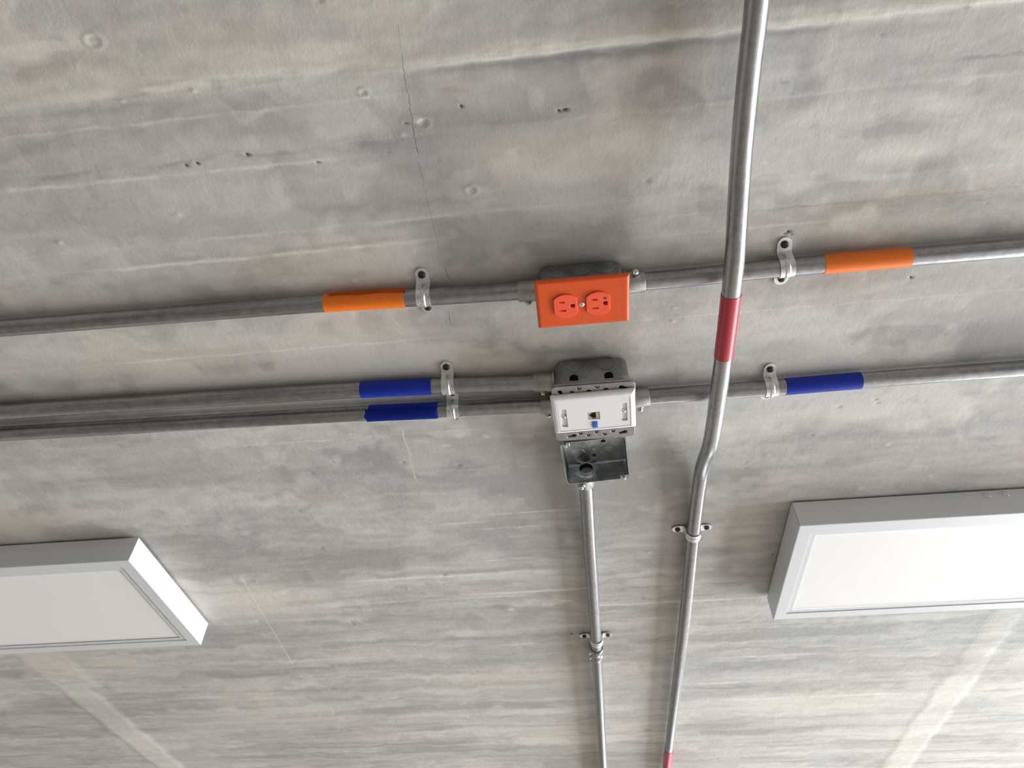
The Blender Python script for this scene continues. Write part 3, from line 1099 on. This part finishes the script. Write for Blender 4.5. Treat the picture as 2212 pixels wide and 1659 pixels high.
strap(-0.1750, 0.5270, 0.045, 'zinc strap beside the orange tape left of the orange outlet')
strap(0.2757, 0.5296, -0.06, 'zinc strap holding the orange-taped conduit right of the red-banded pipe')
strap(-0.1705, 0.6850, 0.02, 'zinc strap on the upper of the two parallel blue-taped conduits')
strap(-0.1712, 0.7328, 0.03, 'zinc strap on the lower of the two parallel blue-taped conduits', 0.0014)
strap(0.2855, 0.7367, -0.03, 'zinc strap beside the blue tape right of the red-banded pipe')
strap(0.1992, 1.0870, math.pi / 2, 'zinc strap across the red-banded conduit near the right light')
strap(0.0180, 1.4640, math.pi / 2, 'zinc strap across the bare conduit just above its coupling')


# ------------------------------------------------------------------ orange outlet
def knock(p, d, r, parent, mat, ring=True):
    k = link('knockout', lathe([(0, 0.0007), (r - 0.0007, 0.0007), (r - 0.0002, 0.0004), (r, -0.0004)], p, d, 28), mat, parent, 30)
    if ring:
        link('knockout_ring', lathe([(r + 0.0010, -0.0003), (r + 0.0012, 0.0004), (r + 0.0030, 0.0004), (r + 0.0040, -0.0003)], p, d, 28), mat, k, 30)
    return k


ox, oy = 0.0245, 0.5310
OUT = thing('power_outlet', (ox, oy, H), 'orange duplex power outlet on a grey steel box', 'outlet')
link('box_body', tray(ox, oy, 0.1020, 0.0550, 0.0455, 0.009), 'boxsteel', OUT, 35)
for dx in (-0.0310, 0.0, 0.0310):
    knock((ox + dx, oy - 0.0275, H - 0.0175), (0, -1, 0), 0.0108, OUT, 'boxsteel', False)
for s in (-1, 1):
    knock((ox + s * 0.0510, oy - 0.0, H - 0.034), (s, 0, 0), 0.0070, OUT, 'boxsteel', False)
# bevelled wall plate with the two receptacle openings and the middle screw hole
fx = (-0.0211, 0.0184)


def face_outline(cx, cy, grow=0.0):
    rr, half = 0.0176 + grow, 0.0143 + grow
    a0 = math.acos(half / rr)
    pts = []
    for k in range(13):
        a = a0 + (math.pi - 2 * a0) * k / 12
        pts.append((cx + rr * math.cos(a), cy + rr * math.sin(a)))
    for k in range(13):
        a = math.pi + a0 + (math.pi - 2 * a0) * k / 12
        pts.append((cx + rr * math.cos(a), cy + rr * math.sin(a)))
    return pts


PW, PD = 0.1135, 0.0715


def bevel_plate(cx, cy, w, d, h0, h1, slope, holes, r=0.0012, wall=0.0022):
    """moulded plate: sloping edges down to a flat face with cut-outs"""
    b = plate(rrect(cx, cy, w - 2 * slope, d - 2 * slope, r, 4), holes, h1 - 0.0012, h1)
    outer = [rrect(cx, cy, w, d, r, 4), rrect(cx, cy, w, d, r, 4), rrect(cx, cy, w - 0.5 * slope, d - 0.5 * slope, r, 4),
             rrect(cx, cy, w - 1.25 * slope, d - 1.25 * slope, r, 4), rrect(cx, cy, w - 2 * slope, d - 2 * slope, r, 4)]
    hs = [h0, h0 + (h1 - h0) * 0.35, h0 + (h1 - h0) * 0.70, h0 + (h1 - h0) * 0.93, h1]
    x = bmesh.new()
    rings = [[x.verts.new((px, py, H - h)) for px, py in o] for o, h in zip(outer, hs)]
    inner = [[x.verts.new((px, py, H - h)) for px, py in rrect(cx, cy, w - 2 * wall, d - 2 * wall, r, 4)] for h in (h0, h1 - 0.0015)]
    seq = [inner[1], inner[0]] + rings
    for A, B in zip(seq, seq[1:]):
        for k in range(len(A)):
            x.faces.new((A[k], A[(k + 1) % len(A)], B[(k + 1) % len(A)], B[k]))
    bmesh.ops.recalc_face_normals(x, faces=x.faces[:])
    add(b, x)
    bmesh.ops.remove_doubles(b, verts=b.verts[:], dist=2e-6)
    return b


ph0, ph1 = 0.0462, 0.0512
pl = link('wall_plate', bevel_plate(ox, oy - 0.0016, PW, PD, ph0, ph1, 0.0042,
                                    [face_outline(ox + fx[0], oy, 0.0002), face_outline(ox + fx[1], oy, 0.0002), circ(ox - 0.0015, oy, 0.0018, 12)]),
          'orange_plate', OUT, False, 'scratched orange wall plate')


def slot(cx, cy, w, d):
    return [(cx - w / 2, cy - d / 2), (cx + w / 2, cy - d / 2), (cx + w / 2, cy + d / 2), (cx - w / 2, cy + d / 2)]


def ground(cx, cy):
    pts = [(cx + 0.0029, cy - 0.0026), (cx + 0.0029, cy + 0.0026)]
    for k in range(9):
        a = math.radians(90 + 180 * k / 8)
        pts.append((cx + 0.0027 * math.cos(a) - 0.0003, cy + 0.0027 * math.sin(a)))
    return pts


for i, dx in enumerate(fx):
    cx, cy = ox + dx, oy
    holes = [slot(cx - 0.0044, cy - 0.0064, 0.0068, 0.0021), slot(cx - 0.0040, cy + 0.0064, 0.0086, 0.0021), ground(cx + 0.0084, cy + 0.0001)]
    f = link('receptacle_face', plate(face_outline(cx, cy), holes, ph1 - 0.0045, ph1 + 0.0022, 0.0005), 'outlet', OUT, False, 'red-orange three-slot receptacle face')
    link('slot_backing', bm_box(cx - 0.0100, cx + 0.0125, cy - 0.0105, cy + 0.0105, ph1 - 0.0052, ph1 - 0.0036), 'dark', f)
    if i == 1:
        link('green_dot', lathe([(0, 0.0003), (0.0017, 0.0003), (0.0019, 0)], (cx + 0.0088, cy - 0.0077, H - ph1 - 0.0022), (0, 0, -1), 16), 'green', f, True, 'small green dot')
        tri = [(cx + 0.0072, cy + 0.0064), (cx + 0.0106, cy + 0.0060), (cx + 0.0094, cy + 0.0096)]
        m = [sum(q[0] for q in tri) / 3, sum(q[1] for q in tri) / 3]
        inn = [(m[0] + (x - m[0]) * 0.62, m[1] + (y - m[1]) * 0.62) for x, y in tri]
        link('triangle_mark', plate(tri, [inn], ph1 + 0.0021, ph1 + 0.0024), 'mark', f)
link('plate_screw', screw_bm((ox - 0.0015, oy, H - ph1 + 0.0003), (0, 0, -1), 0.0038, 0.0020, 0.003, 0.3), ['bright', 'black'], pl, True)

# ------------------------------------------------------------------ data outlet
gx, gy = 0.0323, 0.7143
DAT = thing('data_outlet', (gx, gy, H), 'white network jack plate on a grey square steel box', 'outlet')
BW = 0.1010


def dcut(cx, h):
    b = bmesh.new()
    pts = [(0.0060 * math.cos(math.radians(a)), 0.0060 * math.sin(math.radians(a))) for a in range(0, 181, 15)] + [(-0.0060, -0.0062), (0.0060, -0.0062)]
    va = [b.verts.new((cx + x, gy - BW / 2 - 0.006, H - h + z)) for x, z in pts]
    vb = [b.verts.new((cx + x, gy - BW / 2 + 0.006, H - h + z)) for x, z in pts]
    b.faces.new(va)
    b.faces.new(vb[::-1])
    for k in range(len(pts)):
        b.faces.new((va[k], vb[k], vb[(k + 1) % len(pts)], va[(k + 1) % len(pts)]))
    bmesh.ops.recalc_face_normals(b, faces=b.faces[:])
    return b


link('box_body', cut(tray(gx, gy, BW, BW, 0.0535, 0.012), [dcut(gx - 0.0248, 0.0385), dcut(gx + 0.0225, 0.0385)]), 'boxsteel', DAT, 35)
for dx in (-0.0230, 0.0208):
    knock((gx + dx, gy - BW / 2, H - 0.0160), (0, -1, 0), 0.0112, DAT, 'boxsteel')
link('side_screw', screw_bm((gx + BW / 2 + 0.001, gy - 0.030, H - 0.045), (1, 0, 0), 0.0030, 0.0022), ['bright', 'black'], DAT, True)
# galvanised cover with round holes and keyholes
cvx, cvy = 0.0323, 0.7165
ch0, ch1 = 0.0541, 0.0562


def keyhole(cx, cy, ang, s=1.0):
    pts = []
    for k in range(11):
        a = math.radians(45 + 270 * k / 10)
        pts.append((0.0033 * math.cos(a), 0.0033 * math.sin(a)))
    pts += [(0.0085, -0.0021), (0.0095, -0.0008), (0.0095, 0.0012), (0.0080, 0.0022)]
    c, q = math.cos(ang), math.sin(ang)
    return [(cx + s * (x * c - y * q), cy + s * (x * q + y * c)) for x, y in pts]


rim_in = rrect(cvx, cvy, 0.070, 0.052, 0.004, 4)
holes = [keyhole(0.0697, 0.6715, 0.35), keyhole(-0.0128, 0.6725, 1.25), keyhole(0.0747, 0.7605, 2.9), keyhole(0.0020, 0.7615, -3.3 + 6.28)]
round_holes = [(0.0033, 0.6739), (0.0136, 0.6678), (0.0263, 0.6745), (0.0378, 0.6676), (0.0494, 0.6735),
               (0.0226, 0.7618), (0.0457, 0.7618), (0.0340, 0.7560), (0.0580, 0.7565), (0.0115, 0.7570)]
holes += [circ(x, y, 0.0031, 16) for x, y in round_holes]
cov = link('box_cover', plate(rrect(cvx, cvy, 0.1125, 0.1085, 0.007, 6), holes + [rim_in], ch0, ch1, 0.0005), 'cover', DAT, False, 'galvanised square box cover with holes')
# skirt of the cover
sk = bmesh.new()
ra = [sk.verts.new((x, y, H - ch1 + 0.0006)) for x, y in rrect(cvx, cvy, 0.1125, 0.1085, 0.007, 6)]
rb = [sk.verts.new((x, y, H - ch0 + 0.0028)) for x, y in rrect(cvx, cvy, 0.1125, 0.1085, 0.007, 6)]
for k in range(len(ra)):
    sk.faces.new((ra[k], ra[(k + 1) % len(ra)], rb[(k + 1) % len(ra)], rb[k]))
bmesh.ops.recalc_face_normals(sk, faces=sk.faces[:])
bmesh.ops.solidify(sk, geom=sk.faces[:], thickness=0.0010)
link('cover_rim', sk, 'cover', cov, True)
for x, y in round_holes:
    link('hole_plug', lathe([(0, 0.0), (0.0024, 0.0), (0.0029, -0.0008)], (x + 0.0006, y + 0.0004, H - ch0 - 0.0003), (0, 0, -1), 16), 'cover', cov, True)

# white plate
wx, wy, wrot = 0.0316, 0.7115, math.radians(-1.6)
wh0, wh1 = 0.0566, 0.0632


def W(bm):
    return rot_about(bm, wx, wy, wrot)


labL = (wx - 0.0415, wy + 0.0045)
labR = (wx + 0.0415, wy + 0.0025)
jk = (wx - 0.0006, wy + 0.0046)
holes = [slot(labL[0], labL[1], 0.0078, 0.0350), slot(labR[0], labR[1], 0.0078, 0.0350), slot(jk[0], jk[1], 0.0166, 0.0146)]
wp = link('wall_plate', W(bevel_plate(wx, wy, 0.1143, 0.0735, wh0, wh1, 0.0062, [rrect(wx + 0.0004, wy + 0.0020, 0.0995, 0.0575, 0.0008, 3)])), 'white', DAT, False, 'white plastic wall plate')
link('face_insert', W(plate(rrect(wx + 0.0004, wy + 0.0020, 0.0989, 0.0569, 0.0008, 3), holes, wh1 - 0.0026, wh1 - 0.0004, 0.0003)), 'white', wp)
for (lx, lyy), sy in ((labL, -0.0020), (labR, -0.0008)):
    link('label_window', W(bm_box(lx - 0.0050, lx + 0.0050, lyy - 0.0185, lyy + 0.0185, wh1 - 0.0044, wh1 - 0.0030)), 'white', wp)
    p = Matrix.Rotation(wrot, 4, 'Z') @ Vector((lx - wx, lyy + sy - wy, 0))
    link('plate_screw', screw_bm((wx + p.x, wy + p.y, H - wh1 + 0.0026), (0, 0, -1), 0.0031, 0.0020, 0.002, 0.7), ['bright', 'black'], wp, True)
# jack: housing with the stepped opening
jx, jy = jk
step = [(jx - 0.0072, jy + 0.0010), (jx - 0.0072, jy - 0.0020), (jx - 0.0052, jy - 0.0020), (jx - 0.0052, jy - 0.0038), (jx - 0.0030, jy - 0.0038), (jx - 0.0030, jy - 0.0062),
        (jx + 0.0030, jy - 0.0062), (jx + 0.0030, jy + 0.0062), (jx - 0.0030, jy + 0.0062), (jx - 0.0030, jy + 0.0040), (jx - 0.0052, jy + 0.0040), (jx - 0.0052, jy + 0.0010)]
J = link('network_jack', W(plate(slot(jx, jy, 0.0163, 0.0143), [step], wh1 - 0.0050, wh1 - 0.0010, 0.0002)), 'jack', wp, False, 'beige network jack')
link('jack_cavity', W(bm_box(jx - 0.0078, jx + 0.0078, jy - 0.0068, jy + 0.0068, wh1 - 0.0062, wh1 - 0.0050)), 'contact', wp)
tx, ty = wx + 0.0004, wy + 0.0218
T = link('icon_tile', W(bm_box(tx - 0.0037, tx + 0.0037, ty - 0.0060, ty + 0.0060, wh1 - 0.0010, wh1 + 0.0008, 0.0004)), 'icon', wp, 30, 'small blue icon tile')
ic = bmesh.new()
for a in ((-0.0020, 0.0020, -0.0026, -0.0022), (-0.0020, 0.0020, 0.0010, 0.0014), (-0.0020, -0.0016, -0.0026, 0.0014), (0.0016, 0.0020, -0.0026, 0.0014), (-0.0014, 0.0014, 0.0024, 0.0029)):
    bm_box(tx + a[0], tx + a[1], ty + a[2], ty + a[3], wh1 + 0.0007, wh1 + 0.0010, bm=ic)

link('icon_mark', W(ic), 'icon_line', wp)

# ------------------------------------------------------------------ open junction box
bx, by, brot, bd = 0.0318, 0.8410, math.radians(-3.6), 0.0385
BOX = thing('junction_box', (bx, by, H), 'open galvanised junction box below the white network plate', 'junction box')


def B(bm):
    return rot_about(bm, bx, by, brot)


S = 0.0985
link('box_body', B(tray(bx, by, S, S, bd, 0.0075, 0.0014, 0.005)), 'boxinner', BOX, 35)


def loc(dx, dy, h):
    p = Matrix.Rotation(brot, 4, 'Z') @ Vector((dx, dy, 0))
    return (bx + p.x, by + p.y, H - h)


def ring_piece(name, p, d, r0, r1, t, mat, parent):
    return link(name, lathe([(r0, -0.0002), (r0, t * 0.7), ((r0 + r1) / 2, t), (r1, t * 0.7), (r1, -0.0002)], p, d, 30), mat, parent, True)


hb = 0.0021
dn = Matrix.Rotation(brot, 4, 'Z')
for dx, dy, rr in ((-0.0258, 0.0205, 0.0110), (0.0205, 0.0225, 0.0142), (-0.0005, -0.0005, 0.0115), (-0.0258, -0.026, 0.0110), (0.0250, -0.027, 0.0110)):
    knock(loc(dx, dy, hb), (0, 0, -1), rr, BOX, 'boxinner', False)
for dx, dy, dark_hole in ((-0.0230, -0.0035, False), (0.0150, -0.0030, True), (-0.0020, 0.0285, True), (-0.0025, 0.0155, False)):
    p = loc(dx, dy, hb)
    if dark_hole:
        link('mounting_hole_shade', lathe([(0, 0.0002), (0.0034, 0.0002), (0.0036, 0.0)], p, (0, 0, -1), 18), 'dark', BOX, True)  # black disc on the back plate, painted as a hole's shade
    else:
        link('dimple', lathe([(0, 0.0004), (0.0022, 0.0004), (0.0030, 0.0)], p, (0, 0, -1), 18), 'cover', BOX, True)
# far wall: knockout with broken rings, locknut with the connector throat
inward = dn @ Vector((0, -1, 0))
kp = loc(0.0195, S / 2 - 0.0014, 0.0190)
ko = ring_piece('knockout', kp, inward, 0.0128, 0.0137, 0.0005, 'cover', BOX)
ring_piece('knockout_ring', kp, inward, 0.0105, 0.0110, 0.0004, 'cover', ko)
lp = Vector(loc(-0.0170, S / 2 - 0.0014, 0.0172))
ln = bmesh.new()
add(ln, lathe([(0.0118, 0), (0.0158, 0), (0.0158, 0.0026), (0.0140, 0.0036), (0.0118, 0.0036), (0.0118, 0)], lp, inward, 32))
u, w, dd = frame(inward)
for k in range(6):
    a = 2 * math.pi * k / 6 + 0.3
    o = u * math.cos(a) + w * math.sin(a)
    q = dd.cross(o)
    x = bmesh.new()
    bmesh.ops.create_cube(x, size=1)
    for v in x.verts:
        v.co = lp + o * (0.0165 + v.co.x * 0.0036) + q * (v.co.y * 0.0048) + dd * (0.0017 + v.co.z * 0.0034)
    add(ln, x)
NUT = link('locknut', ln, 'zinc', BOX, 30, 'zinc locknut around the conduit opening')
link('connector_throat', lathe([(0.0122, -0.002), (0.0122, 0.0085), (0.0112, 0.0092), (0.0103, 0.0085), (0.0103, -0.002)], lp, inward, 32), 'fitting', BOX, True)
link('bore_shade', lathe([(0.0102, 0.0068), (0.0101, -0.013), (0, -0.013)], lp, inward, 32), 'dark', BOX, True)  # black lining paints the shade inside the throat
# screw ears at two corners
for sx, sy in ((1, 1), (-1, -1)):
    e0 = loc(sx * (S / 2 - 0.0085), sy * (S / 2 - 0.0050), bd - 0.0008)
    ear = bmesh.new()
    bm_box(-0.0062, 0.0062, -0.0040, 0.0040, 0, 0.0014, 0.0003, 1, ear)
    bmesh.ops.translate(ear, verts=ear.verts[:], vec=(0, 0, -H))
    bmesh.ops.transform(ear, matrix=Matrix.Translation(e0) @ Matrix.Rotation(brot, 4, 'Z'), verts=ear.verts[:])
    E_ = link('screw_ear', ear, 'boxinner', BOX)
    link('screw', screw_bm((e0[0], e0[1] + 0.0005 * sy, e0[2] - 0.0030), (0, 0, -1), 0.0032, 0.0024, 0.012), ['bright', 'black'], E_, True)


# ------------------------------------------------------------------ flat lights
def flat_light(x_end, x_other, y0, y1, label, side_screws=()):
    sgn = 1 if x_other > x_end else -1
    xa, xb = min(x_end, x_other), max(x_end, x_other)
    root = thing('flat_panel_light', ((xa + xb) / 2, (y0 + y1) / 2, H), label, 'light', 'flat ceiling lights')
    d0, d1, t = 0.0022, 0.0500, 0.0014

    def panel(pts_o, pts_i):
        b = bmesh.new()
        v = [[b.verts.new((x, y, H - h)) for x, y in (pts_o[0], pts_o[1], pts_i[1], pts_i[0])] for h in (d0, d1)]
        b.faces.new(v[0])
        b.faces.new(v[1][::-1])
        for k in range(4):
            b.faces.new((v[0][k], v[1][k], v[1][(k + 1) % 4], v[0][(k + 1) % 4]))
        bmesh.ops.recalc_face_normals(b, faces=b.faces[:])
        bmesh.ops.bevel(b, geom=[e for e in b.edges], offset=0.0005, segments=2, affect='EDGES')
        return b
    g = 0.0003
    co = [(xa, y0), (xb, y0), (xb, y1), (xa, y1)]
    ci = [(xa + t, y0 + t), (xb - t, y0 + t), (xb - t, y1 - t), (xa + t, y1 - t)]
    lip = 0.0215
    cl = [(xa + lip, y0 + lip), (xb - lip, y0 + lip), (xb - lip, y1 - lip), (xa + lip, y1 - lip)]
    first = None
    for k in range(4):
        p, q = co[k], co[(k + 1) % 4]
        dx, dy = q[0] - p[0], q[1] - p[1]
        Ln = math.hypot(dx, dy)
        ux, uy = dx / Ln * g, dy / Ln * g
        o1, o2 = (p[0] + ux, p[1] + uy), (q[0] - ux, q[1] - uy)
        i1, i2 = ci[k], ci[(k + 1) % 4]
        sp = link('side_panel', panel((o1, o2), (i1, i2)), 'enamel', root, 30)
        if k == 0:
            first = sp
        # bezel strip along this side, mitred at the corners
        l1, l2 = cl[k], cl[(k + 1) % 4]
        b = bmesh.new()
        v = [[b.verts.new((x, y, H - h)) for x, y in (i1, i2, l2, l1)] for h in (d1 - 0.0022, d1 + 0.0001)]
        b.faces.new(v[0])
        b.faces.new(v[1][::-1])
        for j in range(4):
            b.faces.new((v[0][j], v[1][j], v[1][(j + 1) % 4], v[0][(j + 1) % 4]))
        bmesh.ops.recalc_face_normals(b, faces=b.faces[:])
        link('bezel', b, 'enamel', root)
    # inner frame of the panel and the diffuser, both set back
    a = lip + 0.0008
    f = bmesh.new()
    w = 0.0095
    add(f, plate([(xa + a, y0 + a), (xb - a, y0 + a), (xb - a, y1 - a), (xa + a, y1 - a)],
                 [[(xa + a + w, y0 + a + w), (xb - a - w, y0 + a + w), (xb - a - w, y1 - a - w), (xa + a + w, y1 - a - w)]], d1 - 0.0052, d1 - 0.0014))
    link('panel_frame', f, 'enamel', root)
    link('diffuser', bm_box(xa + a + w - 0.002, xb - a - w + 0.002, y0 + a + w - 0.002, y1 - a - w + 0.002, d1 - 0.0062, d1 - 0.0030), 'diffuser', root)
    link('back_pan', bm_box(xa + t, xb - t, y0 + t, y1 - t, 0.0030, 0.0045), 'enamel', root)
    for sx in side_screws:
        link('screw', screw_bm((sx, y0, H - 0.0115), (0, -1, 0), 0.0050, 0.0016), ['bright', 'black'], first, True)
    return root


flat_light(-0.7985, -2.020, 1.0118, 1.3290, 'white flat panel light at the left edge, its bright end facing the conduits')
flat_light(0.3625, 1.585, 1.0265, 1.3395, 'white flat panel light at the right edge with two screws in its side', (0.6768, 0.7060))
